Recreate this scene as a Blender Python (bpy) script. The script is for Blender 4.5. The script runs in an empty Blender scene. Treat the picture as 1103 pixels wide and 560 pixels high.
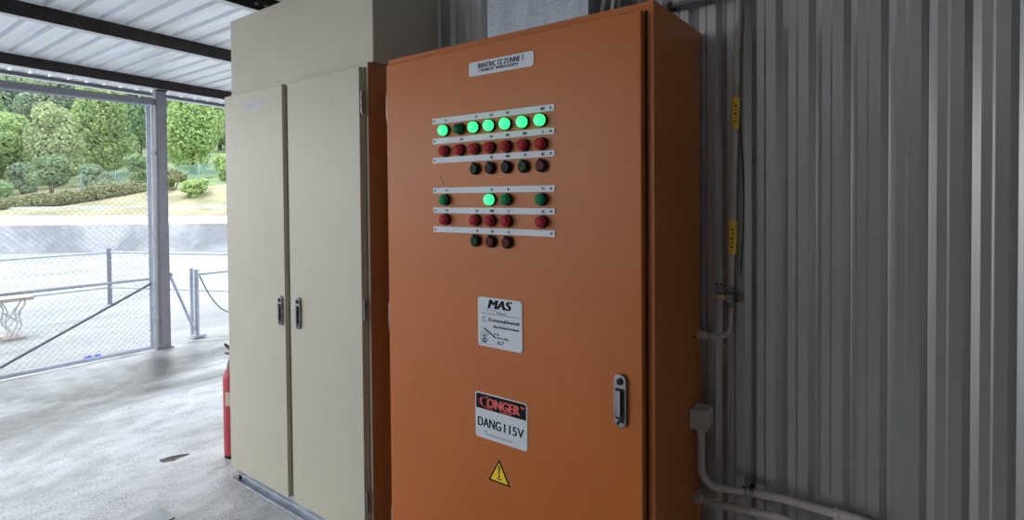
import bpy, bmesh, math, random
from mathutils import Vector, Matrix
random.seed(7)
D = bpy.data
COL = bpy.context.scene.collection
PI = math.pi

# ------------------------------------------------------------------ materials
def mat(name, col, rough=0.5, metal=0.0, var=0.0, vscale=6.0, bump=0.0, bscale=80.0, emit=None, estr=0.0,
        spec=0.5, coat=0.0, stretch=(1, 1, 1), rvar=0.0):
    m = D.materials.new(name); m.use_nodes = True
    nt = m.node_tree; N = nt.nodes; L = nt.links
    b = N['Principled BSDF']
    b.inputs['Base Color'].default_value = (*col, 1)
    b.inputs['Roughness'].default_value = rough
    b.inputs['Metallic'].default_value = metal
    b.inputs['Specular IOR Level'].default_value = spec
    b.inputs['Coat Weight'].default_value = coat
    tc = N.new('ShaderNodeTexCoord'); mp = N.new('ShaderNodeMapping')
    mp.inputs['Scale'].default_value = stretch
    L.new(tc.outputs['Object'], mp.inputs['Vector'])
    if var > 0:
        n = N.new('ShaderNodeTexNoise'); n.inputs['Scale'].default_value = vscale
        n.inputs['Detail'].default_value = 6
        L.new(mp.outputs[0], n.inputs['Vector'])
        r = N.new('ShaderNodeValToRGB')
        r.color_ramp.elements[0].position = 0.3; r.color_ramp.elements[1].position = 0.7
        r.color_ramp.elements[0].color = (*[max(0, c * (1 - var)) for c in col], 1)
        r.color_ramp.elements[1].color = (*[min(1, c * (1 + var)) for c in col], 1)
        L.new(n.outputs['Fac'], r.inputs['Fac']); L.new(r.outputs['Color'], b.inputs['Base Color'])
        if rvar > 0:
            mr = N.new('ShaderNodeMapRange')
            mr.inputs['To Min'].default_value = max(0.03, rough - rvar); mr.inputs['To Max'].default_value = rough + rvar
            L.new(n.outputs['Fac'], mr.inputs['Value']); L.new(mr.outputs[0], b.inputs['Roughness'])
    if bump > 0:
        n2 = N.new('ShaderNodeTexNoise'); n2.inputs['Scale'].default_value = bscale
        n2.inputs['Detail'].default_value = 3
        L.new(mp.outputs[0], n2.inputs['Vector'])
        bp = N.new('ShaderNodeBump'); bp.inputs['Strength'].default_value = bump; bp.inputs['Distance'].default_value = 0.01
        L.new(n2.outputs['Fac'], bp.inputs['Height']); L.new(bp.outputs[0], b.inputs['Normal'])
    if emit:
        b.inputs['Emission Color'].default_value = (*emit, 1); b.inputs['Emission Strength'].default_value = estr
    return m

M = {}
M['orange'] = mat('orange_paint', (0.49, 0.142, 0.030), 0.33, var=0.05, vscale=3, bump=0.03, bscale=220, spec=0.3)
M['beige'] = mat('beige_paint', (0.54, 0.507, 0.405), 0.42, var=0.04, vscale=2.2, bump=0.03, bscale=200)
M['side_orange'] = mat('brown_orange', (0.44, 0.21, 0.09), 0.45, var=0.06, vscale=3)
M['beige_edge'] = mat('beige_stile_paint', (0.36, 0.33, 0.24), 0.5, var=0.06, vscale=4)
M['galv'] = mat('galvanised_rail', (0.50, 0.53, 0.58), 0.38, 0.85, var=0.18, vscale=14)
M['chrome'] = mat('chrome', (0.42, 0.42, 0.43), 0.2, 1.0, var=0.06, vscale=30)
M['chrome_worn'] = mat('worn_chrome', (0.26, 0.26, 0.27), 0.28, 1.0, var=0.2, vscale=40)
M['black'] = mat('black_plastic', (0.015, 0.015, 0.017), 0.4, spec=0.18, var=0.1, vscale=30)
M['hole'] = mat('dark_recess', (0.01, 0.01, 0.01), 0.7, var=0.1, vscale=30)
M['white_plate'] = mat('engraved_white_plate', (0.62, 0.67, 0.73), 0.38, var=0.05, vscale=12)
M['strip'] = mat('engraved_white_strip', (0.62, 0.66, 0.72), 0.38, var=0.04, vscale=12)
M['ink'] = mat('black_ink', (0.008, 0.009, 0.012), 0.6, spec=0.12, var=0.05)
M['grey_ink'] = mat('grey_engraving', (0.07, 0.085, 0.11), 0.6, spec=0.12, var=0.05)
M['red_ink'] = mat('red_print', (0.72, 0.10, 0.09), 0.5, var=0.15, vscale=60)
M['yellow'] = mat('yellow_sticker', (0.88, 0.62, 0.04), 0.45, spec=0.2, var=0.06, vscale=20)
M['tag_yellow'] = mat('yellow_tape', (0.90, 0.60, 0.07), 0.5, var=0.08, vscale=30)
M['green_lit'] = mat('lit_green_lens', (0.05, 0.75, 0.25), 0.25, emit=(0.04, 0.95, 0.28), estr=0.75, var=0.05)
M['green_off'] = mat('green_lens', (0.012, 0.20, 0.075), 0.28, spec=0.10, var=0.1, vscale=60)
M['green_dark'] = mat('dark_green_lens', (0.008, 0.10, 0.055), 0.25, spec=0.10, var=0.1, vscale=60)
M['red_lens'] = mat('red_lens', (0.38, 0.025, 0.03), 0.28, spec=0.10, var=0.12, vscale=60)
M['btn_green'] = mat('dark_green_button', (0.003, 0.040, 0.020), 0.3, spec=0.10, var=0.2, vscale=80)
M['btn_black'] = mat('black_button', (0.005, 0.014, 0.015), 0.3, spec=0.10, var=0.2, vscale=80)
M['btn_red'] = mat('dark_red_button', (0.11, 0.008, 0.012), 0.3, spec=0.10, var=0.25, vscale=80)
M['bezel'] = mat('black_bezel', (0.012, 0.011, 0.011), 0.35, 0.0, spec=0.10, var=0.1)
M['wall'] = mat('grey_coated_steel_sheet', (0.40, 0.395, 0.39), 0.30, 0.55, spec=0.5, var=0.05, vscale=3, stretch=(1, 1, 0.25), bump=0.02, bscale=60)
M['roof'] = mat('galvanised_roof_sheet', (0.86, 0.88, 0.91), 0.42, 0.1, var=0.10, vscale=5, stretch=(0.25, 3, 1), rvar=0.08)
M['purlin'] = mat('dark_steel_purlin', (0.026, 0.021, 0.021), 0.6, 0.0, spec=0.2, var=0.25, vscale=8)
M['lip'] = mat('underlit_lip', (0.62, 0.62, 0.66), 0.45, 0.2, var=0.1, vscale=10)  # pale colour stands in for light reaching the flanges from below
M['post'] = mat('grey_painted_steel', (0.155, 0.155, 0.18), 0.45, 0.0, var=0.10, vscale=7)
M['frame_steel'] = mat('galvanised_tube', (0.36, 0.39, 0.46), 0.4, 0.3, var=0.12, vscale=12)
M['wire'] = mat('galvanised_wire', (0.34, 0.36, 0.38), 0.5, 0.2, var=0.1)
M['dark_tube'] = mat('weathered_grey_tube', (0.16, 0.17, 0.20), 0.45, 0.3, var=0.15, vscale=15)
M['pipe'] = mat('painted_conduit', (0.50, 0.465, 0.42), 0.45, 0.0, var=0.12, vscale=14, bump=0.04)
M['pale_pipe'] = mat('pale_plastic_conduit', (0.52, 0.52, 0.48), 0.45, var=0.08)
M['cable'] = mat('dark_cable', (0.05, 0.045, 0.04), 0.5, var=0.1)
M['brass'] = mat('brass_fitting', (0.42, 0.30, 0.20), 0.3, 0.9, var=0.15, vscale=40)
M['ext_red'] = mat('extinguisher_red', (0.46, 0.045, 0.06), 0.35, var=0.08, vscale=8)
M['dark_valve'] = mat('tarnished_valve', (0.13, 0.095, 0.075), 0.4, 0.5, var=0.2, vscale=40)
M['ext_label'] = mat('extinguisher_label', (0.60, 0.55, 0.40), 0.5, var=0.08)
M['blue'] = mat('blue_plastic', (0.03, 0.10, 0.62), 0.4, var=0.2, vscale=30)
M['sticker'] = mat('faded_blue_sticker', (0.53, 0.53, 0.52), 0.5, var=0.03)
M['sticker_ink'] = mat('faded_blue_ink', (0.40, 0.43, 0.53), 0.5, var=0.1)
M['rust'] = mat('rusty_plank', (0.36, 0.29, 0.26), 0.7, var=0.2, vscale=15)
M['bark'] = mat('bark', (0.10, 0.08, 0.06), 0.9, var=0.3, vscale=5, bump=0.3, bscale=10)
M['bench_leg'] = mat('white_painted_iron', (0.50, 0.52, 0.52), 0.6, var=0.2, vscale=30)
M['plate_steel'] = mat('steel_floor_plate', (0.36, 0.37, 0.38), 0.45, 0.4, var=0.25, vscale=20, bump=0.2, bscale=40)
M['net'] = mat('green_mesh_net', (0.20, 0.36, 0.29), 0.7, var=0.2, vscale=2)

def spangle():
    m = D.materials.new('galvanised_spangle'); m.use_nodes = True
    nt = m.node_tree; N = nt.nodes; L = nt.links; b = N['Principled BSDF']
    tc = N.new('ShaderNodeTexCoord')
    v = N.new('ShaderNodeTexVoronoi'); v.inputs['Scale'].default_value = 260
    n = N.new('ShaderNodeTexNoise'); n.inputs['Scale'].default_value = 9; n.inputs['Detail'].default_value = 8
    n.inputs['Roughness'].default_value = 0.7
    L.new(tc.outputs['Object'], v.inputs['Vector']); L.new(tc.outputs['Object'], n.inputs['Vector'])
    s = N.new('ShaderNodeSeparateColor'); L.new(v.outputs['Color'], s.inputs[0])
    mx = N.new('ShaderNodeMath'); mx.operation = 'ADD'
    hf = N.new('ShaderNodeMath'); hf.operation = 'MULTIPLY'; hf.inputs[1].default_value = 0.35
    st = N.new('ShaderNodeMapping'); st.inputs['Scale'].default_value = (2.2, 2.2, 0.6)
    L.new(tc.outputs['Object'], st.inputs['Vector']); L.new(st.outputs[0], n.inputs['Vector'])
    L.new(s.outputs[0], hf.inputs[0]); L.new(hf.outputs[0], mx.inputs[0]); L.new(n.outputs['Fac'], mx.inputs[1])
    r = N.new('ShaderNodeValToRGB'); r.color_ramp.elements[0].position = 0.42; r.color_ramp.elements[1].position = 0.95
    r.color_ramp.elements[0].color = (0.27, 0.30, 0.34, 1); r.color_ramp.elements[1].color = (0.46, 0.50, 0.56, 1)
    L.new(mx.outputs[0], r.inputs['Fac']); L.new(r.outputs['Color'], b.inputs['Base Color'])
    b.inputs['Metallic'].default_value = 0.6; b.inputs['Roughness'].default_value = 0.4
    return m
M['spangle'] = spangle()

def concrete(name, dark, light, speck, scale=1.0, rough=(0.35, 0.7), floor_glare=False, streak=None):
    m = D.materials.new(name); m.use_nodes = True
    nt = m.node_tree; N = nt.nodes; L = nt.links; b = N['Principled BSDF']
    tc = N.new('ShaderNodeTexCoord')
    mp = N.new('ShaderNodeMapping'); mp.inputs['Scale'].default_value = (1.0, 0.55, 1)
    mp.inputs['Rotation'].default_value = (0, 0, 0.5)
    L.new(tc.outputs['Object'], mp.inputs['Vector'])
    a = N.new('ShaderNodeTexNoise'); a.inputs['Scale'].default_value = 1.1 * scale; a.inputs['Detail'].default_value = 9
    a.inputs['Roughness'].default_value = 0.62; a.inputs['Distortion'].default_value = 0.6
    L.new(mp.outputs[0], a.inputs['Vector'])
    r = N.new('ShaderNodeValToRGB'); r.color_ramp.elements[0].position = 0.37; r.color_ramp.elements[1].position = 0.59
    r.color_ramp.elements[0].color = (*dark, 1); r.color_ramp.elements[1].color = (*light, 1)
    L.new(a.outputs['Fac'], r.inputs['Fac'])
    if floor_glare:
        # sky reflection put into the colour, paler away from the darker wet fence strip
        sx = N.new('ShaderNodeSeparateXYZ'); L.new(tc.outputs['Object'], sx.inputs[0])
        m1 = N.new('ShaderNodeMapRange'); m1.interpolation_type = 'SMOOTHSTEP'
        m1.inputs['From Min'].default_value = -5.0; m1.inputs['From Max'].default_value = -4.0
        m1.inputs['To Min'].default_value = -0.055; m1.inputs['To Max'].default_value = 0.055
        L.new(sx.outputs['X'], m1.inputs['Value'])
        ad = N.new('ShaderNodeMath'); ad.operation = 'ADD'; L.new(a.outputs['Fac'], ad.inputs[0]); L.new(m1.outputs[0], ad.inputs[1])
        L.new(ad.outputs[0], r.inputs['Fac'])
    c = N.new('ShaderNodeTexNoise'); c.inputs['Scale'].default_value = (95 if floor_glare else 38) * scale; c.inputs['Detail'].default_value = 4
    c.inputs['Roughness'].default_value = 0.6
    L.new(tc.outputs['Object'], c.inputs['Vector'])
    c2 = N.new('ShaderNodeTexNoise'); c2.inputs['Scale'].default_value = 9 * scale; c2.inputs['Detail'].default_value = 8; c2.inputs['Roughness'].default_value = 0.7
    L.new(mp.outputs[0], c2.inputs['Vector'])
    av = N.new('ShaderNodeMath'); av.operation = 'MULTIPLY_ADD'; av.inputs[1].default_value = 0.55
    hf = N.new('ShaderNodeMath'); hf.operation = 'MULTIPLY'; hf.inputs[1].default_value = 0.45
    L.new(c2.outputs['Fac'], hf.inputs[0]); L.new(c.outputs['Fac'], av.inputs[0]); L.new(hf.outputs[0], av.inputs[2])
    r2 = N.new('ShaderNodeValToRGB'); r2.color_ramp.elements[0].position = 0.36; r2.color_ramp.elements[1].position = 0.53
    r2.color_ramp.elements[0].color = (*speck, 1); r2.color_ramp.elements[1].color = (1, 1, 1, 1)
    L.new(av.outputs[0], r2.inputs['Fac'])
    mx = N.new('ShaderNodeMix'); mx.data_type = 'RGBA'; mx.blend_type = 'MULTIPLY'; mx.inputs['Factor'].default_value = 1
    L.new(r.outputs['Color'], mx.inputs['A']); L.new(r2.outputs['Color'], mx.inputs['B'])
    out = mx.outputs['Result']
    if streak:
        g = N.new('ShaderNodeTexNoise'); g.inputs['Scale'].default_value = 0.9; g.inputs['Detail'].default_value = 7
        g.inputs['Roughness'].default_value = 0.7
        mp2 = N.new('ShaderNodeMapping'); mp2.inputs['Scale'].default_value = (1.5, 0.35, 1); mp2.inputs['Location'].default_value = (3.1, 1.7, 0)
        L.new(tc.outputs['Object'], mp2.inputs['Vector']); L.new(mp2.outputs[0], g.inputs['Vector'])
        r3 = N.new('ShaderNodeValToRGB'); r3.color_ramp.elements[0].position = 0.52; r3.color_ramp.elements[1].position = 0.68
        r3.color_ramp.elements[0].color = (0, 0, 0, 1); r3.color_ramp.elements[1].color = (0.8, 0.8, 0.8, 1)
        L.new(g.outputs['Fac'], r3.inputs['Fac'])
        m3 = N.new('ShaderNodeMix'); m3.data_type = 'RGBA'
        L.new(r3.outputs['Color'], m3.inputs['Factor']); L.new(out, m3.inputs['A']); m3.inputs['B'].default_value = (*streak, 1)
        out = m3.outputs['Result']
    L.new(out, b.inputs['Base Color'])
    mr = N.new('ShaderNodeMapRange'); mr.inputs['From Min'].default_value = 0.36; mr.inputs['From Max'].default_value = 0.60
    mr.inputs['To Min'].default_value = rough[0]; mr.inputs['To Max'].default_value = rough[1]
    L.new(a.outputs['Fac'], mr.inputs['Value']); L.new(mr.outputs[0], b.inputs['Roughness'])
    bp = N.new('ShaderNodeBump'); bp.inputs['Strength'].default_value = 0.35; bp.inputs['Distance'].default_value = 0.006
    L.new(c.outputs['Fac'], bp.inputs['Height']); L.new(bp.outputs[0], b.inputs['Normal'])
    return m
M['floor'] = concrete('worn_concrete_floor', (0.15, 0.138, 0.132), (0.76, 0.76, 0.78), (0.36, 0.355, 0.35), rough=(0.24, 0.46), floor_glare=True)
M['yard'] = concrete('bleached_yard_concrete', (0.20, 0.203, 0.206), (0.33, 0.333, 0.336), (0.80, 0.80, 0.80), 0.5, (0.6, 0.8), streak=(0.15, 0.17, 0.12))
M['farwall'] = concrete('stained_retaining_wall', (0.27, 0.28, 0.30), (0.46, 0.465, 0.485), (0.75, 0.75, 0.75), 0.8, (0.7, 0.9))
M['terrace'] = mat('pale_road', (0.46, 0.465, 0.465), 0.8, var=0.05, vscale=0.5)
M['chip'] = mat('exposed_aggregate', (0.17, 0.16, 0.135), 0.8, var=0.5, vscale=60, bump=0.5, bscale=90)
M['grass'] = mat('dry_grass', (0.25, 0.23, 0.135), 0.9, var=0.35, vscale=0.6, bump=0.5, bscale=6)

M['undergrowth'] = mat('green_undergrowth', (0.16, 0.21, 0.09), 0.9, var=0.4, vscale=0.8, bump=0.6, bscale=4)

def leafmat(name, col, var=0.35):
    m = D.materials.new(name); m.use_nodes = True
    nt = m.node_tree; N = nt.nodes; L = nt.links; b = N['Principled BSDF']
    g = N.new('ShaderNodeNewGeometry')
    r = N.new('ShaderNodeValToRGB')
    r.color_ramp.elements[0].color = (*[c * (1 - var) for c in col], 1)
    r.color_ramp.elements[1].color = (col[0] * (1 + var) * 1.08, col[1] * (1 + var), col[2] * (1 + var * 0.6), 1)
    L.new(g.outputs['Random Per Island'], r.inputs['Fac']); L.new(r.outputs['Color'], b.inputs['Base Color'])
    b.inputs['Roughness'].default_value = 0.6
    t = N.new('ShaderNodeBsdfTranslucent'); L.new(r.outputs['Color'], t.inputs['Color'])
    mx = N.new('ShaderNodeMixShader'); mx.inputs[0].default_value = 0.45
    L.new(b.outputs[0], mx.inputs[1]); L.new(t.outputs[0], mx.inputs[2])
    L.new(mx.outputs[0], N['Material Output'].inputs['Surface'])
    return m
M['leaf_mid'] = leafmat('mid_green_leaves', (0.27, 0.40, 0.21))
M['leaf_dark'] = leafmat('dark_green_leaves', (0.23, 0.33, 0.19))
M['leaf_yellow'] = leafmat('yellow_green_leaves', (0.36, 0.50, 0.22))
M['leaf_pale'] = leafmat('pale_grey_green_leaves', (0.40, 0.49, 0.28))
M['leaf_blue'] = leafmat('bluish_green_leaves', (0.28, 0.38, 0.26))
M['leaf_dry'] = leafmat('dry_shrub_leaves', (0.29, 0.32, 0.17))

# ------------------------------------------------------------------ mesh builder
class MB:
    def __init__(s): s.v = []; s.f = []
    def add(s, vs, fs):
        o = len(s.v); s.v += [tuple(v) for v in vs]; s.f += [tuple(i + o for i in f) for f in fs]; return s
    def box(s, x0, x1, y0, y1, z0, z1):
        return s.add([(x0, y0, z0), (x1, y0, z0), (x1, y1, z0), (x0, y1, z0), (x0, y0, z1), (x1, y0, z1), (x1, y1, z1), (x0, y1, z1)],
                     [(0, 3, 2, 1), (4, 5, 6, 7), (0, 1, 5, 4), (1, 2, 6, 5), (2, 3, 7, 6), (3, 0, 4, 7)])
    def tube(s, path, r, n=10, cap=True):
        P = [Vector(p) for p in path]; rs = r if isinstance(r, (list, tuple)) else [r] * len(P)
        vs = []; fs = []
        t0 = (P[1] - P[0]).normalized()
        up = Vector((0, 0, 1)) if abs(t0.z) < 0.9 else Vector((1, 0, 0))
        nrm = (up - t0 * up.dot(t0)).normalized()
        for i, p in enumerate(P):
            if i == 0: t = P[1] - P[0]
            elif i == len(P) - 1: t = P[-1] - P[-2]
            else: t = (P[i + 1] - P[i]).normalized() + (P[i] - P[i - 1]).normalized()
            t.normalize()
            nrm = (nrm - t * nrm.dot(t)).normalized(); bn = t.cross(nrm)
            for k in range(n):
                a = 2 * PI * k / n; vs.append(p + (nrm * math.cos(a) + bn * math.sin(a)) * rs[i])
        for i in range(len(P) - 1):
            for k in range(n):
                a = i * n + k; b = i * n + (k + 1) % n; fs.append((a, b, b + n, a + n))
        if cap:
            fs.append(tuple(range(n))[::-1]); fs.append(tuple(range((len(P) - 1) * n, len(P) * n)))
        return s.add(vs, fs)
    def lathe(s, prof, origin=(0, 0, 0), axis='Z', n=24):
        # prof: (radius, height) along the axis
        vs = []; fs = []
        for r, h in prof:
            for k in range(n):
                a = 2 * PI * k / n; c, d = r * math.cos(a), r * math.sin(a)
                v = {'Z': (c, d, h), 'Y': (c, -h, d), 'X': (h, c, d)}[axis]
                vs.append((v[0] + origin[0], v[1] + origin[1], v[2] + origin[2]))
        for i in range(len(prof) - 1):
            for k in range(n):
                a = i * n + k; b = i * n + (k + 1) % n; fs.append((a, b, b + n, a + n))
        fs.append(tuple(range(n))[::-1]); fs.append(tuple(range((len(prof) - 1) * n, len(prof) * n)))
        return s.add(vs, fs)
    def plate(s, poly, y0, y1):
        # polygon in (x, z), extruded from y0 (front) to y1 (back)
        n = len(poly)
        vs = [(x, y0, z) for x, z in poly] + [(x, y1, z) for x, z in poly]
        fs = [tuple(range(n)), tuple(range(2 * n - 1, n - 1, -1))] + [(i, (i + 1) % n, n + (i + 1) % n, n + i)[::-1] for i in range(n)]
        return s.add(vs, fs)
    def sweep(s, prof, a, b):
        # open profile (list of points) swept between offsets a and b
        n = len(prof); a = Vector(a); b = Vector(b)
        vs = [Vector(p) + a for p in prof] + [Vector(p) + b for p in prof]
        return s.add(vs, [(i, i + 1, n + i + 1, n + i) for i in range(n - 1)])
    def build(s, name, m, parent=None, loc=None, bevel=0.0, smooth=True, seg=2, solid=0.0):
        me = D.meshes.new(name)
        off = Vector((0, 0, 0))
        if parent is not None:
            p = parent
            while p: off += p.location; p = p.parent
        elif loc is not None: off = Vector(loc)
        me.from_pydata([Vector(v) - off for v in s.v], [], s.f); me.validate()
        bm = bmesh.new(); bm.from_mesh(me); bmesh.ops.recalc_face_normals(bm, faces=bm.faces[:]) if not solid else None
        bm.to_mesh(me); bm.free()
        me.materials.append(M[m] if isinstance(m, str) else m)
        if smooth:
            me.shade_smooth(); me.set_sharp_from_angle(angle=math.radians(35))
        o = D.objects.new(name, me); COL.objects.link(o)
        if parent is not None: o.parent = parent
        elif loc is not None: o.location = loc
        if solid:
            q = o.modifiers.new('solid', 'SOLIDIFY'); q.thickness = solid; q.offset = 0
        if bevel:
            q = o.modifiers.new('bevel', 'BEVEL'); q.width = bevel; q.segments = seg; q.limit_method = 'ANGLE'
            q.harden_normals = True
        return o

def tag(o, label, cat=None, group=None, kind=None):
    if label: o['label'] = label
    if cat: o['category'] = cat
    if group: o['group'] = group
    if kind: o['kind'] = kind
    return o
def thing(name, label, cat, loc=(0, 0, 0), group=None):
    o = D.objects.new(name, None); COL.objects.link(o); o.location = loc; o.empty_display_size = 0.1
    return tag(o, label, cat, group)
def struct(o): o['kind'] = 'structure'; return o
def copy_tree(o, parent=None):
    c = o.copy(); COL.objects.link(c); c.parent = parent
    for ch in list(o.children): copy_tree(ch, c)
    return c
def rrect(x0, x1, z0, z1, r, n=5):
    p = []
    for cx, cz, a0 in ((x1 - r, z1 - r, 0), (x0 + r, z1 - r, 90), (x0 + r, z0 + r, 180), (x1 - r, z0 + r, 270)):
        for k in range(n + 1):
            a = math.radians(a0 + 90 * k / n); p.append((cx + r * math.cos(a), cz + r * math.sin(a)))
    return p
def arc(c, r, a0, a1, ex, ey, n=8):
    c = Vector(c); ex = Vector(ex); ey = Vector(ey)
    return [c + ex * (r * math.cos(math.radians(a0 + (a1 - a0) * k / n))) + ey * (r * math.sin(math.radians(a0 + (a1 - a0) * k / n))) for k in range(n + 1)]

def text_mb(body, x0, x1, z0, z1, y, bold=0.0, shear=0.0, thick=0.0006, mb=None, heavy=0.0):
    c = D.curves.new('t', 'FONT'); c.body = body; c.size = 1; c.extrude = 0.5; c.offset = bold; c.shear = shear
    c.resolution_u = 3
    o = D.objects.new('t', c); COL.objects.link(o)
    bpy.context.view_layer.update()
    me = D.meshes.new_from_object(o.evaluated_get(bpy.context.evaluated_depsgraph_get()))
    vs = [tuple(v.co) for v in me.vertices]; fs = [tuple(p.vertices) for p in me.polygons]
    D.objects.remove(o); D.curves.remove(c); D.meshes.remove(me)
    ax, bx = min(v[0] for v in vs), max(v[0] for v in vs); ay, by = min(v[1] for v in vs), max(v[1] for v in vs)
    mb = mb or MB()
    # keep proportions when only one side of the box is given
    if x1 is None: x1 = x0 + (bx - ax) * (z1 - z0) / (by - ay)
    sh = heavy * (z1 - z0)
    for dx in ((-sh, -sh / 2, 0, sh / 2, sh) if heavy else (0,)):
        mb.add([(x0 + abs(sh) + dx + (v[0] - ax) / (bx - ax) * (x1 - x0 - 2 * abs(sh)), y - thick * (v[2] + 0.5) - dx * .004, z0 + (v[1] - ay) / (by - ay) * (z1 - z0)) for v in vs], fs)
    return mb

# ------------------------------------------------------------------ setting: floor, wall, roof
def grid_floor():
    # slab with a shallow pothole where the concrete has spalled
    chip = [(-3.552, 1.335), (-3.545, 1.40), (-3.522, 1.440), (-3.498, 1.475), (-3.480, 1.465), (-3.476, 1.41), (-3.468, 1.375), (-3.488, 1.338), (-3.52, 1.322)]
    m = MB()
    X0, X1, Y0, Y1 = -6.24, 1.3, -2.9, 4.6
    outer = [(-3.65, 1.25), (-3.65, 1.40), (-3.65, 1.55), (-3.52, 1.55), (-3.40, 1.55), (-3.40, 1.40), (-3.40, 1.32), (-3.40, 1.25), (-3.52, 1.25)]
    n = len(chip)
    vs = [(x, y, 0) for x, y in outer] + [(x, y, 0) for x, y in chip]
    m.add(vs, [(i, n + i, n + (i + 1) % n, (i + 1) % n) for i in range(n)])
    xs = [X0, -3.65, -3.40, X1]; ys = [Y0, 1.25, 1.55, Y1]
    for i in range(3):
        for j in range(3):
            if i == 1 and j == 1: continue
            m.add([(xs[i], ys[j], 0), (xs[i + 1], ys[j], 0), (xs[i + 1], ys[j + 1], 0), (xs[i], ys[j + 1], 0)], [(0, 1, 2, 3)])
    # slab edges and underside
    m.add([(X0, Y0, 0), (X1, Y0, 0), (X1, Y1, 0), (X0, Y1, 0), (X0, Y0, -.1), (X1, Y0, -.1), (X1, Y1, -.1), (X0, Y1, -.1)],
          [(0, 4, 5, 1), (1, 5, 6, 2), (2, 6, 7, 3), (3, 7, 4, 0), (4, 7, 6, 5)])
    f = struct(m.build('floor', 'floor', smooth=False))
    p = MB(); c = (-3.51, 1.40)
    mid = [(c[0] + (x - c[0]) * .7, c[1] + (y - c[1]) * .7) for x, y in chip]
    p.add([(x, y, 0) for x, y in chip] + [(x, y, -.007) for x, y in mid] + [(c[0], c[1], -.008)],
          [(i, (i + 1) % n, n + (i + 1) % n, n + i) for i in range(n)] + [(n + i, n + (i + 1) % n, 2 * n) for i in range(n)])
    p.build('spalled_patch', 'chip', f)
    return f
grid_floor()

def wall_sheet(name, x0, x1, yb, z0, z1):
    per = 0.0925; prof = []
    k0 = math.floor((x0 - 0.1815) / per); k1 = math.ceil((x1 - 0.1815) / per)
    for k in range(k0, k1):
        x = 0.1815 + k * per
        for dx, dy in ((0, -.006), (.0180, -.0165), (.0405, -.0165), (.0460, -.0200), (.0745, -.0200)):
            if x0 <= x + dx <= x1: prof.append((x + dx, yb + dy, 0))
    return MB().sweep(prof, (0, 0, z0), (0, 0, z1))
w = wall_sheet('wall_back', -3.15, 1.30, 1.935, 0.0, 2.73).build('wall_back', 'wall', smooth=False, solid=0.001)
struct(w)
# screws on the sheet beside the union fitting
sc = MB()
for x in (-0.575, -0.560): sc.lathe([(0.0035, 0), (0.0035, 0.003), (0.001, 0.004)], (x, 1.9165, 1.20), 'Y', 8)
sc.build('wall_screw', 'black', w)
# unseen right end wall, added to darken that side (same sheet)
prof = []
for k in range(53):
    y = -2.90 + k * 0.0925
    for dy, dx in ((0, -.006), (.0180, -.0165), (.0405, -.0165), (.0460, -.0200), (.0745, -.0200)): prof.append((1.33 + dx, y + dy, 0))
w2 = MB().sweep([p for p in prof if p[1] < 1.93], (0, 0, 0), (0, 0, 2.73)).build('added_wall_right', 'wall', smooth=False, solid=0.001)
struct(w2)

wf = wall_sheet('added_wall_front', -2.45, 1.30, 0.0, 0.0, 2.78)  # unseen front wall, added so the light falls off from left to right
wf.v = [(x, -2.85 - y, z) for x, y, z in wf.v]
struct(wf.build('added_wall_front', 'wall', smooth=False, solid=0.001))

def roof_z(y): return 2.699 - 0.03 * (y - 2.1)
def roof():
    prof = []; y = -2.95; per = 0.15
    while y < 4.6:
        for dy, dz in ((0, 0), (.108, 0), (.112, .045), (.144, .045)):
            prof.append((0, y + dy, roof_z(y + dy) + dz))
        prof.append((0, y + per - 1e-4, roof_z(y + per)))
        y += per
    return MB().sweep(prof, (-6.96, 0, 0), (1.4, 0, 0))
struct(roof().build('ceiling', 'roof', smooth=False, solid=0.001))

def purlin(x, label, bolts=False, y0=-2.9, y1=4.5, w=0.055, h=0.098):
    t = thing('roof_beam', label, 'beam', (x, 2.1, roof_z(2.1) - h), 'roof beams under the sheet roof')
    def at(px, pz): return [(px, y, roof_z(y) - pz) for y in (y0, y1)]
    def bar(xa, xb, za, zb):
        m = MB(); vs = []
        for y in (y0, y1):
            vs += [(x + xa, y, roof_z(y) - za), (x + xb, y, roof_z(y) - za), (x + xb, y, roof_z(y) - zb), (x + xa, y, roof_z(y) - zb)]
        return m.add(vs, [(0, 1, 2, 3), (7, 6, 5, 4), (0, 4, 5, 1), (1, 5, 6, 2), (2, 6, 7, 3), (3, 7, 4, 0)])
    bar(0, .004, 0.001, h - .004).build('web', 'purlin', t)
    bar(-w, .004, 0.001, 0.005).build('top_flange', 'purlin', t)
    b = bar(-w, .004, h - .004, h).build('bottom_flange', 'lip', t); b['label'] = 'bottom flange, coloured as if lit from below'
    bar(-w, -w + .003, h - .018, h - .004).build('lip', 'purlin', t)
    if bolts:
        for (y, z) in ((1.757, .060), (1.815, .056)):
            MB().lathe([(.010, 0), (.010, .007), (.005, .012)], (x + .004, y, roof_z(y) - z), 'X', 8).build('bolt', 'chrome_worn', t)
        bar(-.03, .0, 0, 0)
    return t
purlin(-3.19, 'dark steel roof beam nearest the camera, passing above the beige header box', True)
purlin(-4.50, 'dark steel roof beam in the middle, crossing the upper left corner')
purlin(-6.12, 'dark steel roof beam resting on the grey post above the fence')
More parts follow.
